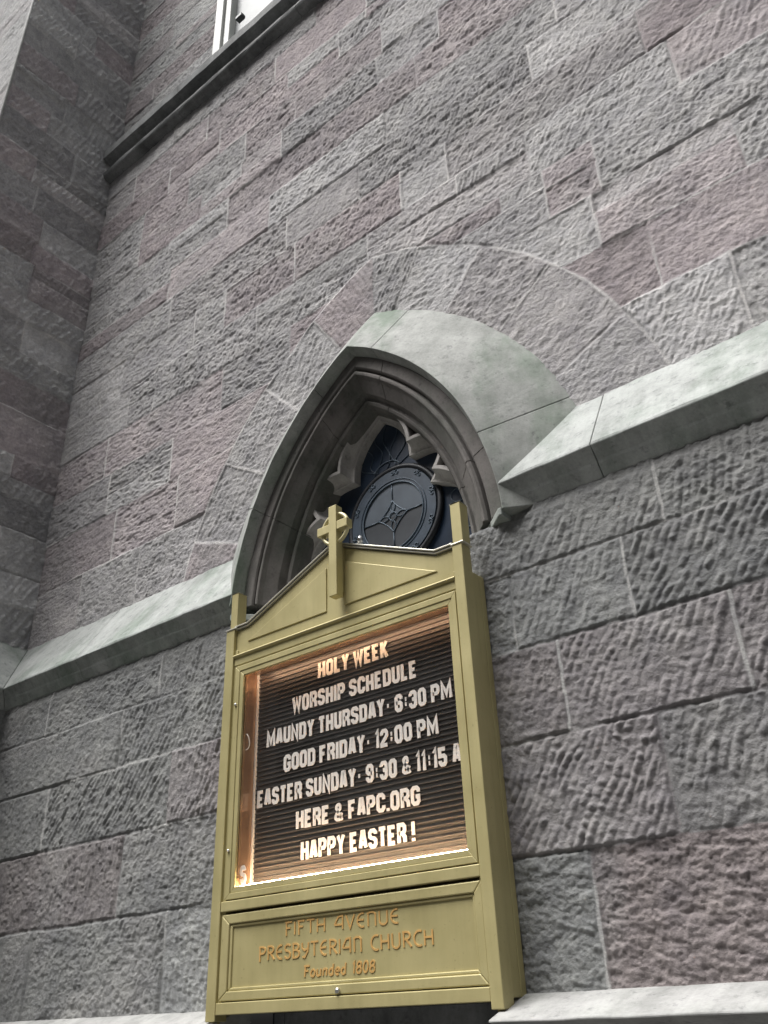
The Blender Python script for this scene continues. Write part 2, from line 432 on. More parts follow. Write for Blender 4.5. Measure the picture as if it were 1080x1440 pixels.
        fill = np.where(vert > 0, sst(0.30, 0.5, vn(a * 1.9, b * 1.9, seed + 17)), sst(0.46, 0.68, vn(a * 1.7, b * 3.1, seed + 23)))
        joint = -0.0078 + 0.0068 * fill + 0.003 * jn
        s.h = joint * (1 - e) + h * e * gain
        mort = (1 - sst(wdt * 0.8, wdt + 0.002, de)) * fill
        t = tint[ids]
        g = 0.93 + 0.16 * vn(a * 13 + ox, b * 13, seed + 18)
        blot = sst(0.55, 0.8, vn(a * 2.6 + ox * 0.2, b * 2.6, seed + 19))[..., None]
        t = t * g[..., None] * np.asarray(dark)
        t = t * (1 - 0.35 * blot) + 0.35 * blot * np.array([0.31, 0.305, 0.30])
        s.col = t * (1 - mort[..., None]) + np.array([0.45, 0.445, 0.437]) * (0.4 + 0.6 * np.asarray(dark)) * 0.98 * mort[..., None]

def grid_mesh(name, pos, col, mat, parent, keep=None):
    na, nb = pos.shape[:2]
    idx = np.arange(na * nb).reshape(na, nb)
    q = np.stack([idx[:-1, :-1], idx[1:, :-1], idx[1:, 1:], idx[:-1, 1:]], -1).reshape(-1, 4)
    if keep is not None:
        kf = (keep[:-1, :-1] & keep[1:, :-1] & keep[1:, 1:] & keep[:-1, 1:]).reshape(-1)
        q = q[kf]
        used = np.unique(q); remap = np.full(na * nb, -1, np.int64); remap[used] = np.arange(len(used))
        q = remap[q]; pos = pos.reshape(-1, 3)[used]; col = col.reshape(-1, 3)[used]
    pos = pos.reshape(-1, 3); col = col.reshape(-1, 3)
    me = bpy.data.meshes.new(name)
    me.vertices.add(len(pos)); me.vertices.foreach_set('co', pos.astype(np.float32).ravel())
    me.loops.add(q.size); me.loops.foreach_set('vertex_index', q.astype(np.int32).ravel())
    me.polygons.add(len(q)); me.polygons.foreach_set('loop_start', (np.arange(len(q)) * 4).astype(np.int32))
    me.polygons.foreach_set('use_smooth', np.ones(len(q), bool))
    at = me.attributes.new('tint', 'FLOAT_COLOR', 'POINT')
    at.data.foreach_set('color', np.c_[col, np.ones(len(col))].astype(np.float32).ravel())
    me.update(calc_edges=True); me.validate()
    me.materials.append(mat)
    o = bpy.data.objects.new(name, me); COL.objects.link(o)
    o.parent = parent; o.matrix_parent_inverse = parent_inv(parent)
    return o

def axis(segs):
    """segs = [(start, step), ..., (end, None)] -> increasing samples with interpolated steps"""
    out = [segs[0][0]]
    k = 0
    while out[-1] < segs[-1][0]:
        x = out[-1]
        while k + 1 < len(segs) - 1 and x >= segs[k + 1][0]: k += 1
        x0, s0 = segs[k]; x1, s1 = segs[k + 1]
        s1 = s0 if s1 is None else s1
        out.append(x + s0 + (s1 - s0) * min(1, max(0, (x - x0) / (x1 - x0))))
    return np.array(out)

def lay(zc, known, xmin, xmax, seed, lmin=0.45, lmax=1.15, split=0.12, splits=()):
    P = random.Random(seed); bl = []
    for i in range(len(zc) - 1):
        vs = sorted([xmin, xmax] + list(known.get(i, [])))
        full = [vs[0]]
        for v in vs[1:]:
            while v - full[-1] > lmax * 1.25:
                step = P.uniform(lmin, lmax)
                if v - (full[-1] + step) < 0.3: break
                full.append(full[-1] + step)
            full.append(v)
        for q in range(len(full) - 1):
            a0, a1, b0, b1 = full[q], full[q + 1], zc[i], zc[i + 1]
            hit = [z for (c, xx, z) in splits if c == i and a0 < xx < a1]
            if hit or (P.random() < split and b1 - b0 > 0.28):
                zz = hit[0] if hit else b0 + (b1 - b0) * P.uniform(0.4, 0.68)
                bl.append((a0, a1, b0, zz))
                if a1 - a0 > 0.7 and P.random() < 0.5:
                    mid = P.uniform(a0 + 0.25, a1 - 0.25); bl += [(a0, mid, zz, b1), (mid, a1, zz, b1)]
                else: bl.append((a0, a1, zz, b1))
            else: bl.append((a0, a1, b0, b1))
    return bl

# ------------------------------------------------------------------ setting
pv = MB().box(-40, 40, -4.0, 6.0, -1.85, -1.60).build('pavement', M['pave'], None, 0.02); tag(pv, kind='structure')
rd = MB().add([(-300, -300, -1.75), (300, -300, -1.75), (300, 300, -1.75), (-300, 300, -1.75)], [(0, 1, 2, 3)]).build('road', M['road']); tag(rd, kind='structure')

# unseen block added across the street, behind the camera, to shut off the low sky
opp = empty('sky_blocking_building', (0, -24, -1.75))
tag(opp, 'unseen grey block added across the street, behind the viewer, to cut low sky light', 'building')
ob = MB().box(-70, 70, -40, -24, -1.75, 27).box(-70, 70, -23.98, -23.5, 26.2, 27.4)
ob.build('wall', M['block'], opp)
for i in range(12):
    for j in range(5): MB().box(-44 + 7.4 * i, -40.5 + 7.4 * i, -23.995, -23.9, 3.5 + 4.7 * j, 6.3 + 4.7 * j).build('window', M['dark'], opp)

# ------------------------------------------------------------------ church
AX, CC, ZS = -2.29, 0.79, 1.69            # arch axis, offset of arc centres, springing height
WU, WL = 3.0, 2.81                        # face of the wall above / below the string course
BX = -5.45                                # inner face of the buttress
church = empty('church_building', (-2.3, 3.2, -1.6))
tag(church, 'stone church facade of rough tooled grey brown blocks with buttress and small pointed window', 'church')

zc = [2.24, 2.70, 3.095, 3.44, 3.80, 4.16, 4.51, 4.84, 5.175, 5.51, 5.815, 6.15, 6.48, 6.82, 7.12]
kn = {0: [-0.425, -4.9], 1: [-0.715, -3.95, -4.6], 2: [-0.25, -4.05, -4.73], 3: [-1.16, -0.87, -2.97, -3.59, -4.82],
      4: [-2.33, -3.28, -4.325, -4.63, -0.4], 5: [-0.5, -1.715, -2.055, -3.61, -3.93], 6: [-1.105, -2.38, -3.02, -4.24],
      7: [-0.9, -2.14, -3.2, -4.3], 8: [-1.875, -3.66, -2.7], 9: [-1.665, -2.19, -4.0, -3.1]}
JR = [8, 24, 38, 50.5, 62.0, 72.0]
JL = [8, 20.5, 33, 45.5, 58.0, 72.0]
up_blocks = lay(zc, kn, BX - 0.02, 6.0, 3, splits=[(3, -1.0, 3.65), (5, -1.9, 4.40), (7, -4.6, 5.03), (2, -4.6, 3.26)])
def up_par(L):
    nb = len(up_blocks)
    for k in range(L['n']):
        if k < nb: cx, cz = (up_blocks[k][0] + up_blocks[k][1]) / 2, (up_blocks[k][2] + up_blocks[k][3]) / 2
        else: cx, cz = -1.0, 3.0
        near = max(0.0, 1 - max(0.0, -0.2 - cx) / 3.2) * max(0.0, 1 - max(0.0, cz - 2.6) / 3.0)
        L['rgm'][k] = min(1, L['rgm'][k] + 0.62 * near); L['tw'][k] = min(1, L['tw'][k] + 0.45 * near)
        L['rough'][k] *= 1 - 0.35 * near; L['pit'][k] *= 1 + 0.12 * near
A = axis([(BX - 0.01, 0.0085), (-2.5, 0.0062), (0.1, 0.005), (0.35, 0.006), (1.2, 0.02), (6.0, None)])
B = axis([(2.26, 0.0048), (3.5, 0.006), (5.5, 0.0095), (7.10, None)])
ru = Relief(A, B, up_blocks, 31, ring=(AX, CC, ZS, 1.98, 2.385, JL, JR), params=up_par, dark=(1.33, 1.30, 1.312), gain=0.85)
rr = np.where(ru.a < AX, np.hypot(ru.a - (AX + CC), ru.b - ZS), np.hypot(ru.a - (AX - CC), ru.b - ZS))
grid_mesh('upper_wall', np.stack([ru.a, WU - ru.h, ru.b], -1), ru.col, M['rubble'], church, rr > 1.955)

zl = [0.02, 0.453, 0.84, 1.19, 1.505, 1.86]
kl = {0: [-1.06, -4.68, -1.9, -3.0], 1: [-1.353, -3.49, -2.4, -0.73, -4.55], 2: [-1.04, -0.2, -3.87, -2.9, -1.9], 3: [-1.36, -0.72, -3.55, -2.4, -4.6], 4: [-3.99, -3.0, -1.53, -1.05, -0.3]}
lo_blocks = lay([-1.62, -1.2, -0.8, -0.4] + zl, {k + 3: v for k, v in kl.items()}, BX + 0.15, 6.0, 5, split=0.0)
def lo_par(L):
    for k, (a0, a1, b0, b1) in enumerate(lo_blocks):
        L['amp'][k] = 0.0065 + 0.55 * L['amp'][k]; L['rgm'][k] = max(0.55, L['rgm'][k]); L['pit'][k] = 0.028 + 0.5 * (L['pit'][k] - 0.024); L['tw'][k] = min(L['tw'][k], 0.92)
        L['tw'][k] = max(L['tw'][k], 0.75)
        cx, cz = (a0 + a1) / 2, (b0 + b1) / 2
        if 0.0 < cz < 0.4 and -1.06 < cx < 0.5: L['tint'][k] = (0.290, 0.252, 0.250); L['tw'][k] = 0.15; L['rough'][k] = 1.2
        elif 0.0 < cz < 0.4 and -1.95 < cx < -1.0: L['tint'][k] = (0.285, 0.288, 0.285); L['tw'][k] = 0.4; L['th'][k] = 0.7; L['rough'][k] = 1.3
        elif 0.45 < cz < 0.85 and -1.36 < cx < -0.5: L['tint'][k] = (0.27, 0.262, 0.262); L['tw'][k] = 1.0; L['th'][k] = math.radians(66)
        elif 0.45 < cz < 0.85 and -4.6 < cx < -3.5: L['tint'][k] = (0.285, 0.262, 0.26)
        elif 1.5 < cz or cx < -3.3: L['tint'][k] = (0.272, 0.272, 0.268)
        elif 0.84 < cz < 1.2 and -1.04 > cx > -2: L['tint'][k] = (0.262, 0.242, 0.243); L['tw'][k] = 1.0
        elif 1.19 < cz < 1.5 and -3.5 < cx < -2.4: L['tint'][k] = (0.265, 0.24, 0.24)
        elif 0.84 < cz < 1.2 and -4.9 < cx < -3.87: L['tint'][k] = (0.272, 0.246, 0.245)
A = axis([(BX + 0.16, 0.0075), (-2.9, 0.006), (-1.7, 0.0046), (0.1, 0.0046), (0.3, 0.006), (1.2, 0.02), (6.0, None)])
B = axis([(-1.62, 0.02), (-0.2, 0.012), (0.0, 0.0046), (1.0, 0.0046), (1.83, None)])
rl = Relief(A, B, lo_blocks, 77, params=lo_par, ridge=0.85, dark=(0.80, 0.815, 0.815), gain=0.74)  # stone tone lowered to carry the shade below the string course
rl.h -= 0.014 * sst(1.72, 1.78, rl.b)
opening = (rl.a > -2.985) & (rl.a < -1.665) & (rl.b < 0.03) & (rl.b > -1.0)
topcut = ((np.abs(rl.a - AX) < 0.585) & (rl.b > 1.665)) | ((np.abs(rl.a - AX) < 0.79) & (rl.b > 1.752))
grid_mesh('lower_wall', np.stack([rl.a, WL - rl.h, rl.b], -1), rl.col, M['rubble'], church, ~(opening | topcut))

# buttress: inner side face, front face (paler margin), lower stage
zb = [2.24]
P = random.Random(19)
while zb[-1] < 12.5: zb.append(zb[-1] + P.choice([0.33, 0.36, 0.30, 0.38, 0.24]))
bb = lay(zb, {}, 1.88, 3.06, 8, 0.35, 0.75, 0.1)
A = axis([(1.90, 0.007), (3.05, None)]); B = axis([(2.26, 0.006), (5.0, 0.009), (9.0, 0.02), (12.3, None)])
def bt_par(L):
    L['pit'] *= 1.55; L['amp'] *= 1.5; L['tw'][:] = np.maximum(L['tw'], 0.75); L['rgm'][:] = np.maximum(L['rgm'], 0.6)
rb = Relief(A, B, bb, 51, ridge=0.8, dark=(1.55, 1.54, 1.55), params=bt_par)
rb.h *= 1.7
rb.col *= (0.86 + 0.28 * np.random.RandomState(4).rand(rb.n))[rb.ids][..., None]
grid_mesh('buttress', np.stack([BX + rb.h, rb.a, rb.b], -1), rb.col * 0.93, M['rubble'], church)
bb = lay(zb, {}, -8.0, BX, 9, 0.5, 1.0, 0.1)
A = axis([(-8.0, 0.03), (-6.5, 0.012), (BX + 0.004, None)]); B = axis([(2.26, 0.012), (5.0, 0.015), (9.0, 0.02), (12.3, None)])
rf = Relief(A, B, bb, 53)
grid_mesh('buttress_front', np.stack([rf.a, 1.89 - rf.h * 0.8, rf.b], -1), rf.col * 0.6 + 0.22, M['rubble'], church)  # front stone paled to carry the stronger light on this face
MB().tube([(BX - 0.004, 1.892, 2.3), (BX - 0.004, 1.892, 12.3)], 0.013, 6).build('buttress_arris', M['sill'], church)
bbl = lay([-1.62, -1.2, -0.8, -0.4] + zl, {}, 1.55, 2.85, 12, 0.4, 0.8, 0.0)
A = axis([(1.63, 0.012), (2.85, None)]); B = axis([(-1.62, 0.03), (0.0, 0.01), (1.83, None)])
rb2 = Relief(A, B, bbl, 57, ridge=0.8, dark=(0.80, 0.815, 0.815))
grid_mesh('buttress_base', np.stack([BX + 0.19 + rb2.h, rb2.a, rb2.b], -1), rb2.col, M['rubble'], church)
MB().box(-8.0, BX + 0.16, 1.66, 3.0, -1.6, 1.83).build('buttress_core', M['mould'], church)

# wall above the ledge
bt = lay([7.3, 7.62, 8.0, 8.35, 8.7, 9.05, 9.4, 9.8, 10.2, 10.6, 11.0], {1: [-4.6], 2: [-5.0]}, BX - 0.02, 4.0, 21, 0.4, 0.9)
A = axis([(BX - 0.01, 0.010), (-2.0, 0.012), (-1.5, 0.03), (4.0, None)]); B = axis([(7.35, 0.011), (11.0, None)])
rt = Relief(A, B, bt, 61, dark=1.25)
win = (rt.a > -4.05) & (rt.a < -2.55) & (rt.b > 7.5) & (rt.b < 10.6)
grid_mesh('top_wall', np.stack([rt.a, 3.045 - rt.h, rt.b], -1), rt.col, M['rubble'], church, ~win)

# moulded ledge high up: roll, hollow, square edge
prof = [(3.06, 7.06)]
for k in range(11):
    a = math.radians(-80 + 17 * k); prof.append((2.962 - 0.052 * math.cos(a), 7.122 + 0.056 * math.sin(a)))
for k in range(7):
    a = math.radians(15 * k); prof.append((2.985 - 0.085 * (1 - math.cos(a)), 7.195 + 0.12 * math.sin(a)))
prof += [(2.886, 7.318), (2.886, 7.425), (3.0, 7.50), (3.06, 7.56)]
lg = MB()
xs = [BX + 0.003, -4.35, -2.9, -1.5, 0.0, 2.0, 4.0]
for i in range(len(xs) - 1): lg.rough_x(prof, xs[i] + 0.0015, xs[i + 1] - 0.0015, 0.09, 0.008)
lg.build('moulded_ledge', M['ledge'], church, 0.004)
# window above the ledge
fw = MB()
for x0, x1, y0 in ((-4.06, -3.955, 3.0), (-3.952, -3.875, 3.03), (-2.74, -2.66, 3.03), (-2.655, -2.55, 3.0)): fw.box(x0, x1, y0, 3.16, 7.47, 10.62)
fw.box(-3.872, -2.743, 3.03, 3.16, 10.45, 10.62)
fw.box(-3.872, -2.743, 3.04, 3.14, 7.48, 7.80)
fo = fw.build('window_frame', M['frame'], church, 0.012)
MB().box(-3.872, -2.743, 3.10, 3.115, 7.802, 10.448).build('window_pane', M['frost'], fo)
MB().box(-3.74, -3.66, 2.985, 3.038, 7.92, 7.965).build('window_latch', M['rim'], fo, 0.006)

# ------------------------------------------------------------------ pointed window: hood, mouldings, tracery, glass
def apex(r): return math.acos(CC / r)
def arch_pt(side, t, r):
    """t in 0..1 springing to apex; t<0 = metres below the springing"""
    if t < 0: x, z = r - CC, ZS + t
    else:
        f = t * apex(r); x, z = r * math.cos(f) - CC, ZS + r * math.sin(f)
    return (AX + x if side > 0 else AX - x, z)
def sweep(mb, prof, stations, jit=0.0):
    """closed (r,Y) profile swept through stations [(side,t)]"""
    n = len(prof); vs = []
    for sd_, t in stations:
        for r, y in prof:
            x, z = arch_pt(sd_, t, r)
            if jit:
                r2 = r + jit * (float(vn(np.float64(t * 11 + sd_ * 50), np.float64(r * 40), 5)) - 0.5)
                x, z = arch_pt(sd_, t, r2); y = y + jit * 1.4 * (float(vn(np.float64(t * 21 + sd_ * 50), np.float64(r * 40 + 9), 6)) - 0.5)
            vs.append((x, y, z))
    fs = [(i * n + k, i * n + (k + 1) % n, (i + 1) * n + (k + 1) % n, (i + 1) * n + k) for i in range(len(stations) - 1) for k in range(n)]
    fs += [tuple(range(n)), tuple(range((len(stations) - 1) * n, len(stations) * n))[::-1]]
    mb.add(vs, fs)
def stations(a, b, n=14):
    """from (side,t) to (side,t), through the apex when the sides differ"""
    (s0, t0), (s1, t1) = a, b
    if s0 == s1: return [(s0, t0 + (t1 - t0) * i / n) for i in range(n + 1)]
    return [(s0, t0 + (1 - t0) * i / n) for i in range(n + 1)] + [(s1, 1 + (t1 - 1) * i / n) for i in range(1, n + 1)]
g = 0.0006
cuts = [((-1, 0.085), (-1, 0.40)), ((-1, 0.40), (-1, 0.83)), ((-1, 0.83), (1, 0.885)), ((1, 0.885), (1, 0.295)), ((1, 0.295), (1, 0.045))]
hp = [(1.985, 3.05), (1.98, 3.004), (1.605, 2.744), (1.597, 2.738), (1.574, 2.800), (1.574, 3.05)]
hm = MB()
for (s0, t0), (s1, t1) in cuts:
    d0 = g if s0 < 0 else -g; d1 = -g if s1 < 0 else g
    sweep(hm, hp, stations((s0, t0 + d0), (s1, t1 + d1), 40), 0.0025)
hm.build('hood_mould', M['hood'], church, 0.004)
mp_ = [(1.5735, 2.806), (1.512, 2.803), (1.504, 2.812), (1.500, 2.835), (1.494, 2.835), (1.489, 2.808), (1.478, 2.797), (1.466, 2.799), (1.459, 2.812),
       (1.452, 2.822), (1.398, 2.865), (1.392, 2.888), (1.384, 2.905), (1.376, 2.905), (1.366, 2.893), (1.352, 2.90), (1.338, 2.93), (1.32, 3.10), (1.5735, 3.10)]
mm = MB()
cuts2 = [((-1, 0.085), (-1, 0.40)), ((-1, 0.40), (-1, 0.80)), ((-1, 0.80), (1, 0.86)), ((1, 0.86), (1, 0.28)), ((1, 0.28), (1, 0.06))]
for (s0, t0), (s1, t1) in cuts2:
    d0 = g if s0 < 0 else -g; d1 = -g if s1 < 0 else g
    sweep(mm, mp_, stations((s0, t0 + d0), (s1, t1 + d1), 34), 0.002)
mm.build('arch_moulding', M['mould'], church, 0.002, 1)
# mortar core behind the open joints
mc = MB(); sweep(mc, [(1.93, 3.06), (1.60, 2.80), (1.59, 2.83), (1.47, 2.84), (1.40, 2.90), (1.36, 2.95), (1.36, 3.07)], stations((-1, 0.09), (1, 0.065), 24))
mc.build('joint_mortar', M['ledge'], church)

# tracery: opening outline (offset from the axis, z), right half from the bottom up
def bez(p0, p1, p2, n=8): return [((1 - t) ** 2 * p0[0] + 2 * t * (1 - t) * p1[0] + t * t * p2[0], (1 - t) ** 2 * p0[1] + 2 * t * (1 - t) * p1[1] + t * t * p2[1]) for t in [i / n for i in range(n + 1)]]
half = [(0.545, 1.68)] + bez((0.549, 2.00), (0.52, 2.19), (0.362, 2.245), 9)
half += bez((0.362, 2.245), (0.43, 2.33), (0.408, 2.40), 6)[1:] + bez((0.408, 2.40), (0.375, 2.475), (0.222, 2.468), 7)[1:]
half += bez((0.222, 2.468), (0.222, 2.64), (0.0, 2.79), 10)[1:]
op = [(AX + x, z) for x, z in half] + [(AX - x, z) for x, z in half[-2::-1]]
def norm_off(P, d):
    out = []
    for i in range(len(P)):
        a = np.array(P[max(0, i - 1)]); b = np.array(P[i]); c = np.array(P[min(len(P) - 1, i + 1)])
        n1 = np.array([-(b - a)[1], (b - a)[0]]); n2 = np.array([-(c - b)[1], (c - b)[0]])
        n1 = n1 / (np.linalg.norm(n1) + 1e-9); n2 = n2 / (np.linalg.norm(n2) + 1e-9); m = n1 + n2
        m /= np.linalg.norm(m) + 1e-9
        k = d / max(0.5, max(float(m @ n1), float(m @ n2)))
        out.append(tuple(b - m * k))
    return out
# rib section around the opening: front face, splayed inner face, sunken outer face
rib_out = norm_off(op, 0.016)
rows = [(norm_off(op, o_), y) for o_, y in ((0.016, 3.01), (0.016, 2.931), (0.013, 2.926), (-0.004, 2.926), (-0.006, 2.931), (-0.007, 2.950), (-0.013, 2.974), (-0.024, 2.990), (-0.033, 2.995), (-0.042, 2.996), (-0.045, 3.001), (-0.042, 3.06))]
tr = MB(); n = len(op); vs = []
for pts, y in rows: vs += [(p[0], y, p[1]) for p in pts]
tr.add(vs, [(r * n + i, r * n + i + 1, (r + 1) * n + i + 1, (r + 1) * n + i) for r in range(len(rows) - 1) for i in range(n - 1)])
tr.build('tracery_rib', M['tracery'], church, 0)
# sunken web between rib and outer arch, as a strip of quads with thickness
outer = []
for i in range(n):
    t = i / (n - 1)
    if t <= 0.5: outer.append(arch_pt(1, max(0, (t * 2)) if True else 0, 1.345))
    else: outer.append(arch_pt(-1, 2 - 2 * t, 1.345))
# match by height so the quads do not cross
outer = []
for (x, z) in op:
    sd_ = 1 if x >= AX else -1
    u = min(max((z - 1.68) / 1.11, 0.0), 1.0)
    outer.append(arch_pt(sd_, u ** 0.9 if u > 0 else 0.0, 1.36))
outer[n // 2] = arch_pt(1, 1.0, 1.36)
wb_ = MB(); vs = [(p[0], 2.992, p[1]) for p in rib_out] + [(p[0], 2.975, p[1]) for p in outer]
wb_.add(vs, [(i, i + 1, n + i + 1, n + i) for i in range(n - 1)])
wb_.build('tracery_web', M['mould'], church)
# cusp tips
for sgn in (1, -1):
    for cx, cz in ((0.214, 2.466), (0.354, 2.243)):
        pass

# window sill inside the arch and the plates the mouldings stand on
zsl = 1.668
MB().add([(AX - 0.59, 2.795, zsl - 0.03), (AX + 0.59, 2.795, zsl - 0.03), (AX + 0.59, 2.795, zsl), (AX - 0.59, 2.795, zsl), (AX - 0.59, 3.07, zsl + 0.06), (AX + 0.59, 3.07, zsl + 0.06)],
         [(0, 1, 2, 3), (3, 2, 5, 4), (0, 3, 4), (1, 5, 2), (0, 4, 5, 1)]).build('window_sill', M['trim'], church, 0.003)
for s_ in (1, -1):
    pl = MB()
    pts = [(0.800, 2.741), (0.785, 2.741), (0.66, 2.855), (0.56, 2.92), (0.56, 3.05), (0.9, 3.05), (0.9, 2.83), (0.800, 2.83)]
    pts = [(AX + s_ * a, b) for a, b in pts]
    m = len(pts)
    pl.add([(a, b, 1.742) for a, b in pts] + [(a, b, 1.777) for a, b in pts],
           [tuple(range(m)), tuple(range(m, 2 * m))] + [(i, (i + 1) % m, m + (i + 1) % m, m + i) for i in range(m)])
    pl.build('jamb_plate', M['trim'], church, 0.004)

# glass with its leading, ring and rosette
GY = 3.05
gpts = [arch_pt(1, t, 1.38) for t in [-0.02] + [i / 12 for i in range(1, 13)]] + [arch_pt(-1, 1 - i / 12, 1.38) for i in range(1, 12)] + [arch_pt(-1, -0.02, 1.38)]
sg = MB().prism(gpts, GY, GY + 0.02).build('stained_glass', M['glass'], church)
RC = (-2.250, 2.146)
def circ(r, n=48, c=RC, y=GY): return [(c[0] + r * math.cos(2 * math.pi * k / n), y, c[1] + r * math.sin(2 * math.pi * k / n)) for k in range(n)]
d = MB(); n = 48
vs = circ(0.262, n, y=GY - 0.026) + circ(0.186, n, y=GY - 0.026) + circ(0.266, n, y=GY + 0.004)
d.add(vs, [(k, (k + 1) % n, n + (k + 1) % n, n + k) for k in range(n)] + [(k, 2 * n + k, 2 * n + (k + 1) % n, (k + 1) % n) for k in range(n)])
d.build('glass_ring', M['ringg'], sg)
for q, mt in ((0, 'disc'), (1, 'disc2')):          # reflection painted in as two tones: paler upper, darker lower half
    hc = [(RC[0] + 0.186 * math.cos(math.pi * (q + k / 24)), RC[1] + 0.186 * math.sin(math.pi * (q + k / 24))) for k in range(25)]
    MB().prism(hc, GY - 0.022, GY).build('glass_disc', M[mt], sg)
MB().tube(circ(0.279, 56, y=GY - 0.010), 0.017, 8, True).build('shadow_gap_rim', M['rim'], sg)  # near-black tube painting the shadow gap around the ring
def came(pts, r, nm='lead_came', closed=False): MB().tube(pts, r, 6, closed).build(nm, M['lead'], sg)
came(circ(0.188, 48, y=GY - 0.028), 0.0034, closed=True); came(circ(0.205, 48, y=GY - 0.028), 0.0020, closed=True); came(circ(0.022, 20, y=GY - 0.026), 0.0028, closed=True)
yl = GY - 0.025
for k in range(4):
    a = math.radians(90 * k); b = a + math.pi / 2
    tip = (RC[0] + 0.092 * math.cos(a), RC[1] + 0.092 * math.sin(a))
    tip2 = (RC[0] + 0.092 * math.cos(b), RC[1] + 0.092 * math.sin(b)); mid = (RC[0] + 0.044 * math.cos(a + math.pi / 4), RC[1] + 0.044 * math.sin(a + math.pi / 4))
    came([(p[0], yl, p[1]) for p in bez(tip, mid, tip2, 8)], 0.0024)
    e = (RC[0] + 0.186 * math.cos(a), RC[1] + 0.186 * math.sin(a)); came([(tip[0], yl, tip[1]), (e[0], yl, e[1])], 0.0026)
    pet = []
    for s_ in (1, -1):
        c1 = (RC[0] + 0.060 * math.cos(a + s_ * 0.50), RC[1] + 0.060 * math.sin(a + s_ * 0.50))
        bz = bez((RC[0] + .022 * math.cos(a), RC[1] + .022 * math.sin(a)), c1, (RC[0] + .086 * math.cos(a), RC[1] + .086 * math.sin(a)), 8)
        pet += bz if s_ > 0 else bz[::-1][1:-1]
    came([(p[0], yl, p[1]) for p in pet], 0.0024, closed=True)
for k in range(10):
    a = math.radians(36 * k + 12); cx, cz = RC[0] + 0.235 * math.cos(a), RC[1] + 0.235 * math.sin(a)
    for q in (-0.45, 0.45):
        came([(cx + 0.018 * math.cos(a + q * 2) + (0.004 + 0.012 * i / 10) * math.cos(a + i * 0.62 * (1 if q > 0 else -1)), GY - 0.028, cz + 0.018 * math.sin(a + q * 2) + (0.004 + 0.012 * i / 10) * math.sin(a + i * 0.62 * (1 if q > 0 else -1))) for i in range(11)], 0.0022, 'curl')
yl = GY - 0.003
for k in range(-3, 4):
    bx = AX + k * 0.034; tipx = AX + k * 0.060; tz = 2.73 - abs(k) * 0.06; ph = k * 1.7
    came([(bx + (tipx - bx) * u + 0.026 * math.sin(6.5 * u + ph) * (1 - 0.4 * u), yl, 2.45 + (tz - 2.45) * u) for u in [i / 14 for i in range(15)]], 0.0024, 'flame_line')
for s_ in (1, -1):
    for q in range(3):
        c = (AX + s_ * (0.36 + 0.05 * q), 2.30 - 0.16 * q)
        came([(c[0] + (0.02 + 0.045 * i / 12) * math.cos(i * 0.5 + q), yl, c[1] + (0.02 + 0.045 * i / 12) * math.sin(i * 0.5 + q)) for i in range(13)], 0.0028, 'curl')
came([(AX + 0.08 * math.cos(math.pi * i / 12), yl, 2.445 + 0.05 * math.sin(math.pi * i / 12)) for i in range(13)], 0.004)

# string course: steep weathering, square fascia, hollow soffit; dies into the hood and mitres round the buttress
LY, PZ = 2.74, 1.897
def hood_x(s_, r, z): return AX + s_ * (math.sqrt(max(0, r * r - (z - ZS) ** 2)) - CC)
sprof = [(3.02, 2.315), (3.0, 2.288), (2.744, 1.902), (2.740, 1.890), (2.782, 1.838), (2.788, 1.826), (2.818, 1.783), (2.84, 1.778), (3.02, 1.778)]
def sx(s_):
    out = []
    for y, z in sprof:
        r = 1.60 + 0.38 * max(0.0, min(1.0, (y - 2.74) / 0.26)) - 0.004
        if z < 1.89: r = 1.594
        if y > 2.9 and z < 1.9: r = 1.62
        out.append(hood_x(s_, r, z))
    return out
jr_ = [-1.07, 0.25, 1.7, 3.2, 6.0]
st = MB().rough_x(sprof, sx(1), jr_[0] - 0.0015)
for i in range(len(jr_) - 1): st.rough_x(sprof, jr_[i] + 0.0015, jr_[i + 1] - 0.0015)
st.build('string_course', M['trim'], church, 0.004)
mx = [BX + (3.0 - y) for y, z in sprof]
st = MB().rough_x(sprof, [-4.42 + 0.0015] * len(sprof), sx(-1)); st.rough_x(sprof, mx, -4.42 - 0.0015)
st.build('string_course', M['trim'], church, 0.004)
# return along the buttress side
st = MB()
prf = [(BX + (3.0 - y), z) for y, z in sprof]; m = len(prf)
y1 = [3.0 - (p[0] - BX) for p in prf]
y0 = [1.89 - (p[0] - BX) for p in prf]
st.add([(prf[i][0], y0[i], prf[i][1]) for i in range(m)] + [(prf[i][0], y1[i] - 0.0015, prf[i][1]) for i in range(m)],
       [(i, (i + 1) % m, m + (i + 1) % m, m + i) for i in range(m)] + [tuple(range(m)), tuple(range(m, 2 * m))[::-1]])
st.add([(-8.0, 1.89 - (p[0] - BX), p[1]) for p in prf] + [(prf[i][0], y0[i], prf[i][1]) for i in range(m)],
       [(i, (i + 1) % m, m + (i + 1) % m, m + i) for i in range(m)] + [tuple(range(m)), tuple(range(m, 2 * m))[::-1]])
st.build('string_course', M['trim'], church, 0.004)

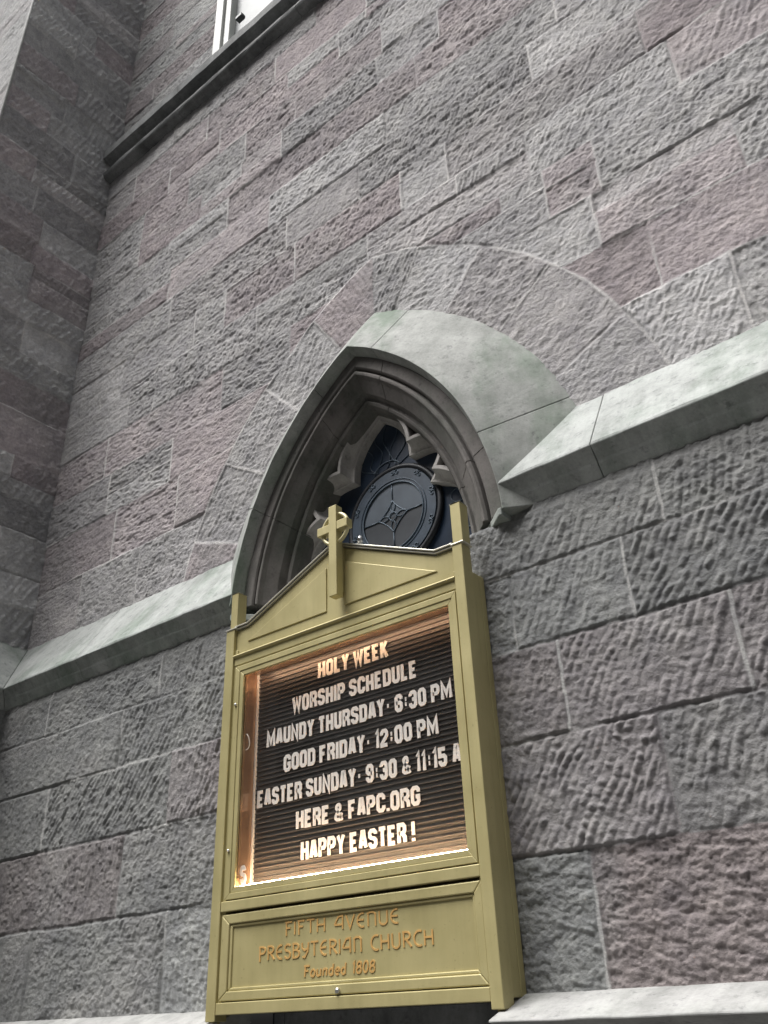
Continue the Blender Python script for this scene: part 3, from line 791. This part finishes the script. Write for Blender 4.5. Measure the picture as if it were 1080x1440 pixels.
# sill course under the sign, broken by the dark basement opening
sp = [(2.86, 0.05), (2.80, 0.044), (2.60, -0.022), (2.598, -0.030), (2.66, -0.046), (2.72, -0.07), (2.80, -0.12), (2.86, -0.12)]
for run in (((BX + 0.2, -4.1), (-4.1, -2.965)), ((-1.668, -0.75), (-0.75, 0.6), (0.6, 2.2), (2.2, 6.0))):
    sc = MB()
    for a, b in run: sc.rough_x(sp, a + 0.0015, b - 0.0015)
    sc.build('sill_course', M['sill'], church, 0.004)
MB().box(-3.0, -1.65, 3.02, 3.05, -1.02, 0.06).box(-3.02, -2.966, 2.79, 3.02, -1.02, -0.13).box(-1.667, -1.62, 2.79, 3.02, -1.02, -0.13).box(-2.965, -1.668, 2.83, 3.02, 0.035, 0.06).build('basement_recess', M['dark'], church)

bw = MB()
for x0, x1, z0, z1 in ((-2.96, -2.90, -1.0, 0.03), (-1.73, -1.67, -1.0, 0.03), (-2.90, -1.73, -1.0, -0.93), (-2.90, -1.73, -0.04, 0.03), (-2.345, -2.285, -0.93, -0.04)): bw.box(x0 + .001, x1 - .001, 2.985, 3.018, z0 + .001, z1 - .001)
bw.build('basement_window', M['ledge'], church, 0.004)

# ------------------------------------------------------------------ notice board
FY = 2.655
XL, XR = -3.010, -1.640
SC_ = (XL + XR) / 2
sign = empty('notice_board', (SC_, 2.73, 0.0))
tag(sign, 'olive gold metal church notice board with gabled top, raised cross and lit black letter panel', 'notice board')
PA = M['paint']
# deep cabinet against the wall: side walls, back, bottom and top behind the door
cb = MB()
cb.box(XL + 0.004, XR - 0.003, 2.772, 2.808, 0.035, 1.530)
cb.box(-2.934, -1.7005, 2.722, 2.7715, 1.418, 1.530).box(-2.934, -1.7005, 2.722, 2.7715, 0.035, 0.474)
cb.box(XL + 0.004, -2.935, 2.667, 2.7715, 0.035, 1.529); cb.box(-1.700, XR - 0.003, 2.667, 2.7715, 0.035, 1.529)
cb.build('cabinet', PA, sign, 0.004)
for x0, x1, u0, u1 in ((XL, -2.955, -2.988, -2.943), (-1.687, XR, -1.683, -1.634)):
    p = MB().box(x0, x1, FY, 2.719, 0.004, 1.634).build('post', PA, sign, 0.003)
    MB().box(u0, u1, FY + 0.003, 2.716, 1.642, 1.826).build('post_head', PA, p, 0.003)
    MB().box(min(x0, u0) - 0.004, max(x1, u1) + 0.004, FY - 0.004, 2.722, 1.6345, 1.6415).build('post_collar', M['edge'], p, 0.002)
    xm, ym = (u0 + u1) / 2, 2.686
    MB().add([(u0 - .002, FY + .001, 1.8265), (u1 + .002, FY + .001, 1.8265), (u1 + .002, 2.718, 1.8265), (u0 - .002, 2.718, 1.8265), (xm, ym, 1.842)],
             [(0, 1, 2, 3), (0, 1, 4), (1, 2, 4), (2, 3, 4), (3, 0, 4)]).build('post_cap', M['edge'], p)
    MB().lathe([(0.006, -0.030), (0.009, -0.024), (0.007, -0.018), (0.016, -0.008), (0.018, 0.0035)], (x0 + x1) / 2, 2.687).build('finial', PA, p)
# gable
gz = lambda x: 1.862 - 0.43 * abs(x - SC_)
xl, xr = -2.9545, -1.6875
gb = MB().prism([(xl, 1.503), (xr, 1.503), (xr, 1.628), (SC_ + 0.545, 1.628), (SC_, 1.862), (SC_ - 0.545, 1.628), (xl, 1.628)], 2.672, 2.718).build('pediment', PA, sign, 0.002)
for s_ in (1, -1):      # raised triangular panels
    a = [(SC_ + s_ * 0.052, 1.772), (SC_ + s_ * 0.052, 1.558), (SC_ + s_ * 0.55, 1.556)]
    if s_ < 0: a = a[::-1]
    MB().prism(a, 2.6665, 2.6735).build('raised_panel', PA, gb, 0.002)
rt_ = MB()
for s_ in (1, -1):
    line = [(SC_, 1.864), (SC_ + s_ * 0.548, 1.630), ((xr if s_ > 0 else xl), 1.630)]
    off = [(x, z + 0.0055) for x, z in line]; off2 = [(x, z + 0.016) for x, z in line]
    rt_.ribbon(off, 0.0035, FY + 0.006, 2.722); rt_.ribbon(off2, 0.0035, FY + 0.0, 2.726)
rt_.build('gable_trim', M['edge'], gb, 0.0015)
# head rail with bead, mid rail, bottom rail
hr = MB().box(xl, xr, 2.664, 2.716, 1.448, 1.5025).build('head_rail', PA, sign, 0.003)
MB().extr_x([(2.665, 1.486), (2.656, 1.488), (2.651, 1.4945), (2.656, 1.501), (2.665, 1.5025)], xl, xr).build('bead', PA, hr, 0.001)
MB().box(xl, xr, FY + 0.002, 2.716, 0.392, 0.431).build('mid_rail', PA, sign, 0.003)
MB().box(xl, xr, FY + 0.002, 2.716, 0.026, 0.068).build('bottom_rail', PA, sign, 0.003)
# glazed door
dx0, dx1, dz0, dz1 = -2.938, -1.694, 0.436, 1.441
gx0, gx1, gz0, gz1 = -2.886, -1.7335, 0.482, 1.392
def frame(mb, o, i, y0, y1):
    (a0, a1, b0, b1), (c0, c1, e0, e1) = o, i
    for q in range(4):
        O = [(a0, b0), (a1, b0), (a1, b1), (a0, b1)]; I = [(c0, e0), (c1, e0), (c1, e1), (c0, e1)]
        k = (q + 1) % 4
        mb.prism([O[q], O[k], I[k], I[q]], y0, y1)
fr = MB(); frame(fr, (dx0, dx1, dz0, dz1), (dx0 + 0.028, dx1 - 0.020, dz0 + 0.024, dz1 - 0.026), 2.660, 2.680)
frame(fr, (dx0 + 0.0285, dx1 - 0.0205, dz0 + 0.0245, dz1 - 0.0265), (gx0, gx1, gz0, gz1), 2.6635, 2.676)
door = fr.build('glazed_door', PA, sign, 0.002)
MB().box(gx0 - 0.01, gx1 + 0.01, 2.6765, 2.6785, gz0 - 0.01, gz1 + 0.01).build('door_pane', M['pane'], door)
for zz in (1.259, 0.628):
    MB().lathe([(0.006, zz - 0.006), (0.0065, zz), (0.004, zz + 0.005)], -2.925, 2.657).build('screw', M['steel'], door)
# inside the case
BY = 2.762
ln = MB().box(-2.9345, -2.8885, 2.6805, 2.7705, 0.476, 1.416).box(-1.7305, -1.7005, 2.6805, 2.7705, 0.476, 1.416)
ln.box(-2.888, -1.731, 2.6805, 2.7705, 1.4105, 1.4165).box(-2.888, -1.731, 2.6805, 2.7705, 0.4755, 0.4795)
ln.build('case_lining', M['lining'], sign)
nb_ = 46; pr = []
z0b, z1b = 0.481, 1.4095; st_ = (z1b - z0b) / nb_
for k in range(nb_):
    z = z0b + k * st_
    pr += [(BY + 0.0005, z), (BY - 0.0005, z + st_ * 0.70), (BY - 0.0060, z + st_ * 0.74), (BY - 0.0060, z + st_ * 0.90), (BY + 0.0005, z + st_ * 0.95)]
pr += [(BY + 0.008, z1b), (BY + 0.008, z0b)]
bd = MB().extr_x(pr, -2.876, -1.733).build('letter_board', M['board'], sign)
MB().box(-2.8865, -2.8765, BY - 0.012, BY + 0.008, 0.481, 1.4095).build('board_edging', M['white'], bd)
MB().tube([(-2.88, 2.692, 0.4842), (-1.74, 2.692, 0.4842)], 0.0042, 8).build('lamp_tube', M['lamp'], sign)
MB().tube([(-2.86, 2.6852, 1.4055), (-1.74, 2.6852, 1.4055)], 0.0038, 8).build('lamp_tube', M['lamp_dim'], sign)
loop = [(-2.884 + 0.022 * math.sin(u), 2.694 + 0.004 * math.sin(2 * u), 1.085 - 0.035 * math.cos(u)) for u in [math.pi * i / 12 for i in range(13)]]  # solid curl modelled for a letter's reflection in the case lining
MB().tube(loop, 0.0024, 6).build('reflected_curl', M['white'], sign)

# changeable letters
c_, k_ = 0.26, 0.14
O_ = [(c_, 0), (1 - c_, 0), (1, k_), (1, 1 - k_), (1 - c_, 1), (c_, 1), (0, 1 - k_), (0, k_)]
G = {
 'A': (1.0, [([(0, 0), (0.36, 1), (0.64, 1), (1, 0)], 0), ([(0.14, 0.27), (0.86, 0.27)], 0)]),
 'C': (1.0, [([(1, 0.30), (1, k_), (1 - c_, 0), (c_, 0), (0, k_), (0, 1 - k_), (c_, 1), (1 - c_, 1), (1, 1 - k_), (1, 0.70)], 0)]),
 'D': (1.0, [([(0, 0), (1 - c_, 0), (1, k_), (1, 1 - k_), (1 - c_, 1), (0, 1)], 1)]),
 'E': (0.9, [([(1, 0), (0, 0), (0, 1), (1, 1)], 0), ([(0, 0.5), (0.82, 0.5)], 0)]),
 'F': (0.9, [([(0, -0.09), (0, 1), (1, 1)], 0), ([(0, 0.5), (0.8, 0.5)], 0)]),
 'G': (1.0, [([(1, 0.72), (1, 1 - k_), (1 - c_, 1), (c_, 1), (0, 1 - k_), (0, k_), (c_, 0), (1 - c_, 0), (1, k_), (1, 0.45), (0.55, 0.45)], 0)]),
 'H': (1.0, [([(0, -0.09), (0, 1.09)], 0), ([(1, -0.09), (1, 1.09)], 0), ([(0, 0.5), (1, 0.5)], 0)]),
 'I': (0.0, [([(0, -0.09), (0, 1.09)], 0)]),
 'L': (0.85, [([(0, 1.09), (0, 0), (1, 0)], 0)]),
 'M': (1.45, [([(0, -0.09), (0, 1), (0.5, 0.22), (1, 1), (1, -0.09)], 0)]),
 'N': (1.05, [([(0, -0.09), (0, 1), (1, 0), (1, 1.09)], 0)]),
 'O': (1.0, [(O_, 1)]),
 'P': (1.0, [([(0, -0.09), (0, 1), (1 - c_, 1), (1, 1 - k_), (1, 0.46 + k_), (1 - c_, 0.46), (0, 0.46)], 0)]),
 'R': (1.0, [([(0, -0.09), (0, 1), (1 - c_, 1), (1, 1 - k_), (1, 0.48 + k_), (1 - c_, 0.48), (0, 0.48)], 0), ([(0.55, 0.48), (1, 0.22), (1, -0.09)], 0)]),
 'S': (1.0, [([(0, 0.26), (0, k_), (c_, 0), (1 - c_, 0), (1, k_), (1, 0.36), (0.8, 0.47), (0.2, 0.55), (0, 0.66), (0, 1 - k_), (c_, 1), (1 - c_, 1), (1, 1 - k_), (1, 0.76)], 0)]),
 'T': (0.95, [([(0.5, -0.09), (0.5, 1)], 0), ([(-0.08, 1), (1.08, 1)], 0)]),
 'U': (1.0, [([(0, 1.09), (0, k_), (c_, 0), (1 - c_, 0), (1, k_), (1, 1.09)], 0)]),
 'W': (1.5, [([(-0.02, 1.09), (0.2, 0), (0.5, 0.85), (0.8, 0), (1.02, 1.09)], 0)]),
 'Y': (1.0, [([(0, 1.09), (0.5, 0.48), (1, 1.09)], 0), ([(0.5, 0.48), (0.5, -0.09)], 0)]),
 'K': (1.0, [([(0, -0.09), (0, 1.09)], 0), ([(0.95, 1.09), (0.1, 0.45)], 0), ([(0.32, 0.58), (1, -0.09)], 0)]),
 '0': (0.95, [(O_, 1)]),
 '1': (0.25, [([(0, 0.84), (0.9, 1.0), (0.9, -0.09)], 0)]),
 '2': (0.95, [([(0, 0.72), (0, 1 - k_), (c_, 1), (1 - c_, 1), (1, 1 - k_), (1, 0.64), (0, 0.12), (0, 0), (1.05, 0)], 0)]),
 '3': (0.95, [([(0, 0.76), (0, 1 - k_), (c_, 1), (1 - c_, 1), (1, 1 - k_), (1, 0.6), (0.78, 0.51), (1, 0.42), (1, k_), (1 - c_, 0), (c_, 0), (0, k_), (0, 0.26)], 0), ([(0.35, 0.51), (0.8, 0.51)], 0)]),
 '5': (0.95, [([(1, 1), (0, 1), (0, 0.56), (1 - c_, 0.56), (1, 0.56 - k_), (1, k_), (1 - c_, 0), (c_, 0), (0, k_), (0, 0.26)], 0)]),
 '6': (0.95, [([(1, 0.74), (1, 1 - k_), (1 - c_, 1), (c_, 1), (0, 1 - k_), (0, k_), (c_, 0), (1 - c_, 0), (1, k_), (1, 0.40), (1 - c_, 0.52), (0, 0.52)], 0)]),
 '9': (0.95, [([(0, 0.26), (0, k_), (c_, 0), (1 - c_, 0), (1, k_), (1, 1 - k_), (1 - c_, 1), (c_, 1), (0, 1 - k_), (0, 0.60), (c_, 0.48), (1, 0.48)], 0)]),
 '&': (1.15, [([(1.05, -0.05), (0.14, 0.74), (0.14, 0.9), (0.34, 1.0), (0.56, 1.0), (0.72, 0.88), (0.72, 0.72), (0.1, 0.36), (0.0, 0.2), (0.0, 0.1), (0.2, 0), (0.6, 0), (1.0, 0.42)], 0)]),
 '!': (0.0, [([(0, 0.28), (0, 1.09)], 0), ([(0, -0.09), (0, 0.09)], 0)]),
 ':': (0.25, [([(0, 0.66), (1, 0.66)], 0), ([(0, 0.30), (1, 0.30)], 0)]),
 '-': (0.3, [([(0, 0.5), (1, 0.5)], 0)]),
 '.': (0.0, [([(0, -0.09), (0, 0.09)], 0)]),
}
LH, SW, BW = 0.073, 0.0150, 0.0245     # height, stroke, width of a normal letter's centre line
KIND = lambda ch: 'letter' if ch.isalpha() else ('digit' if ch.isdigit() else {'&': 'ampersand', ':': 'colon', '-': 'dash', '.': 'full_stop', '!': 'exclamation_mark'}[ch])
def glyph(ch, x, z, sx_, y0, y1, tilt=0.0):
    w, strokes = G[ch]; mb = MB(); wc = BW * w * sx_; hc = LH - SW
    cx, cz = x + (wc + SW) / 2, z + LH / 2
    for q, (pts, closed) in enumerate(strokes):
        P_ = []
        for px_, pz_ in pts:
            a, b = x + SW / 2 + px_ * wc, z + SW / 2 + pz_ * hc
            a, b = cx + (a - cx) * math.cos(tilt) - (b - cz) * math.sin(tilt), cz + (a - cx) * math.sin(tilt) + (b - cz) * math.cos(tilt)
            P_.append((a, b))
        mb.ribbon(P_, SW / 2 * (0.8 if ch == '&' else 1.0), y0 - 0.0002 * q, y1, bool(closed))
    return mb, wc + SW
LINES = [('HOLY WEEK', -2.456, -2.067, 1.277), ('WORSHIP SCHEDULE', -2.608, -1.928, 1.155), ('MAUNDY THURSDAY- 6:30 PM', -2.760, -1.770, 1.035),
         ('GOOD FRIDAY- 12:00 PM', -2.653, -1.844, 0.912), ('EASTER SUNDAY- 9:30 & 11:15 A', -2.807, -1.760, 0.788),
         ('HERE & FAPC.ORG', -2.577, -1.957, 0.668), ('HAPPY EASTER !', -2.548, -1.979, 0.546)]
LY0 = BY - 0.0105
for txt, xa, xb, zz in LINES:
    f = LY0 / 2.70; xa *= f; xb *= f; zz *= f
    gap, spc = 0.0046, 0.0175
    def width(sx_):
        t = 0
        for i, ch in enumerate(txt):
            if ch == ' ': t += spc * sx_ * (0.5 if txt[i - 1] in '&' or txt[i + 1:i + 2] in ('&', '1') and False else 1)
            else: t += BW * G[ch][0] * sx_ + SW + (gap * sx_ if i < len(txt) - 1 else 0)
        return t
    lo_, hi_ = 0.3, 2.0
    for _ in range(40):
        mid = (lo_ + hi_) / 2
        if width(mid) < xb - xa: lo_ = mid
        else: hi_ = mid
    x = xa
    for ch in txt:
        if ch == ' ': x += spc * lo_; continue
        mb, w = glyph(ch, x, zz + rng.uniform(-0.0012, 0.0012), lo_, LY0, LY0 + 0.0032, rng.uniform(-0.012, 0.012))
        mb.build(KIND(ch), M['white'], bd)
        x += w + gap * lo_
mb, w = glyph('S', -2.884, 0.4925, 0.8, 2.690, 2.694, 0.10)  # solid S modelled where the case lining mirrors a letter
s_o = mb.build('reflected_letter', M['white']); tag(s_o, 'white letter S modelled for a mirror reflection, bottom left of the lit notice case', 'letter')

# nameplate with gilt uncial lettering
npn = MB(); frame(npn, (-2.950, -1.690, 0.072, 0.381), (-2.905, -1.722, 0.106, 0.345), 2.6625, 2.690)
npl = npn.build('nameplate_frame', PA, sign, 0.004)
frame_in = MB(); frame(frame_in, (-2.9045, -1.7225, 0.1065, 0.3445), (-2.890, -1.733, 0.118, 0.334), 2.669, 2.690); frame_in.build('nameplate_bead', PA, npl, 0.003)
npp = MB().box(-2.906, -1.721, 2.676, 2.700, 0.104, 0.347).build('nameplate', PA, sign)
MB().lathe([(0.009, 0.076), (0.010, 0.084), (0.007, 0.093)], -2.324, 2.659, 12).build('lock', M['steel'], npl)
def arc(cx, cz, rx, rz, a0, a1, n=8): return [(cx + rx * math.cos(math.radians(a0 + (a1 - a0) * i / n)), cz + rz * math.sin(math.radians(a0 + (a1 - a0) * i / n))) for i in range(n + 1)]
U = {
 'F': (.55, [[(0.1, -.05), (0.1, 1)], [(0, 1), (.55, 1)], [(0.1, .55), (.42, .55)]]),
 'I': (.12, [[(.06, 0), (.06, 1)]]),
 'T': (.62, [[(0, 1), (.62, 1)], [(.31, 1), (.31, 0)]]),
 'H': (.66, [[(.05, 0), (.05, 1)], [(.6, 0), (.6, 1)], [(.05, .52), (.6, .52)]]),
 'A': (.7, [[(.0, .35), (.12, .62), (.3, .95), (.62, 1.0), (.62, 0)], [(.02, .35), (.62, .35)]]),
 'V': (.62, [[(0, 1), (.3, 0), (.62, 1)]]),
 'E': (.58, [arc(.42, .5, .38, .5, 75, 285, 12), [(.05, .52), (.5, .52)]]),
 'N': (.66, [[(.08, 0), (.08, .95)], [(0, .9), (.2, 1.0), (.45, 1), (.6, .85), (.6, -.02)]]),
 'U': (.64, [[(.05, 1), (.05, .3)] + arc(.32, .3, .27, .3, 180, 360, 8)[1:] + [(.59, 1)]]),
 'P': (.58, [[(.08, -.08), (.08, 1)], [(.0, 1)] + arc(.25, .75, .32, .25, 90, -90, 8) + [(.08, .5)]]),
 'R': (.62, [[(.08, 0), (.08, 1)], [(.0, 1)] + arc(.25, .76, .3, .24, 90, -90, 8) + [(.1, .52)], [(.25, .52), (.62, 0)]]),
 'S': (.52, [arc(.27, .75, .24, .25, 30, 240, 9) + arc(.25, .26, .25, .26, 70, -160, 9)]),
 'B': (.6, [[(.08, 0), (.08, 1)], [(.0, 1)] + arc(.25, .77, .28, .23, 90, -90, 8) + [(.1, .54)], [(.1, .54)] + arc(.27, .27, .32, .27, 90, -90, 8) + [(0, 0)]]),
 'Y': (.62, [[(.05, 1), (.08, .6), (.3, .45), (.58, .6)], [(.6, 1), (.56, .4), (.3, -.05), (.1, 0)]]),
 'L': (.5, [[(.08, 1), (.08, 0), (.5, 0)]]),
 'C': (.58, [arc(.42, .5, .38, .5, 65, 295, 12)]),
}
U2 = {
 'F': (.6, [[(.15, 0), (.15, 1)], [(0, 1), (.6, 1)], [(.15, .55), (.5, .55)]]),
 'o': (.48, [arc(.24, .32, .22, .32, 0, 360, 12)]), 'u': (.5, [[(.06, .64), (.06, .12), (.2, 0), (.44, .15)], [(.44, .64), (.44, 0)]]),
 'n': (.5, [[(.06, 0), (.06, .64)], [(.06, .5), (.25, .64), (.42, .55), (.42, 0)]]), 'd': (.5, [arc(.22, .3, .2, .3, 20, 340, 10), [(.42, 1), (.42, 0)]]),
 'e': (.46, [[(.04, .34), (.42, .34)] + arc(.23, .32, .2, .32, 10, 310, 10)]),
 '1': (.22, [[(.02, .8), (.14, 1), (.14, 0)]]), '8': (.5, [arc(.25, .76, .19, .23, 0, 360, 12), arc(.25, .27, .23, .27, 0, 360, 12)]), '0': (.5, [arc(.25, .5, .22, .5, 0, 360, 14)]),
}
def inscribe(txt, xa, xb, za, h, tab, hw, slant=0.0):
    tot = sum((tab[c][0] if c != ' ' else 0.35) for c in txt) + 0.17 * (len(txt) - 1)
    s = (xb - xa) / tot; x = 0
    for c in txt:
        if c == ' ': x += 0.35 + 0.17; continue
        mb = MB(); q = 0
        for stroke in tab[c][1]:
            mb.ribbon([(xa + (x + p[0]) * s + slant * p[1] * h, za + p[1] * h) for p in stroke], hw, 2.6735 - 0.0001 * (q % 6), 2.6775); q += 1
        x += tab[c][0] + 0.17
        mb.build('gilt_letter' if c.isalpha() else 'gilt_digit', M['gold'], npp)
f = 2.674 / 2.655
inscribe('FIFTH AVENUE', -2.583 * f, -2.035 * f, 0.279 * f, 0.045, U, 0.0029)
inscribe('PRESBYTERIAN CHURCH', -2.72 * f, -1.892 * f, 0.201 * f, 0.047, U, 0.0031)
inscribe('Founded 1808', -2.487 * f, -2.150 * f, 0.134 * f, 0.036, U2, 0.0029, 0.12)
# cross on the gable
cr = MB()
cxl, cxr = -2.305, -2.260
cr.box(cxl, cxr, 2.604, 2.648, 1.585, 2.035)
cross = cr.build('cross', PA, sign, 0.002)
MB().box(-2.376, cxl - 0.0005, 2.606, 2.646, 1.905, 1.947).build('cross_arm', PA, cross, 0.002); MB().box(cxr + 0.0005, -2.199, 2.606, 2.646, 1.905, 1.947).build('cross_arm', PA, cross, 0.002)
MB().tube([(-2.2825 + 0.0745 * math.cos(2 * math.pi * k / 40), 2.626, 1.922 + 0.0745 * math.sin(2 * math.pi * k / 40)) for k in range(40)], 0.0095, 8, True).build('cross_ring', M['palegold'], cross)
MB().box(cxl + 0.01, cxr - 0.01, 2.6485, 2.672, 1.62, 1.84).build('cross_bracket', PA, cross)
MB().lathe([(0.012, 1.852), (0.013, 1.87), (0.008, 1.885)], -2.20, 2.70, 12).build('lifting_eye', M['steel'], gb)
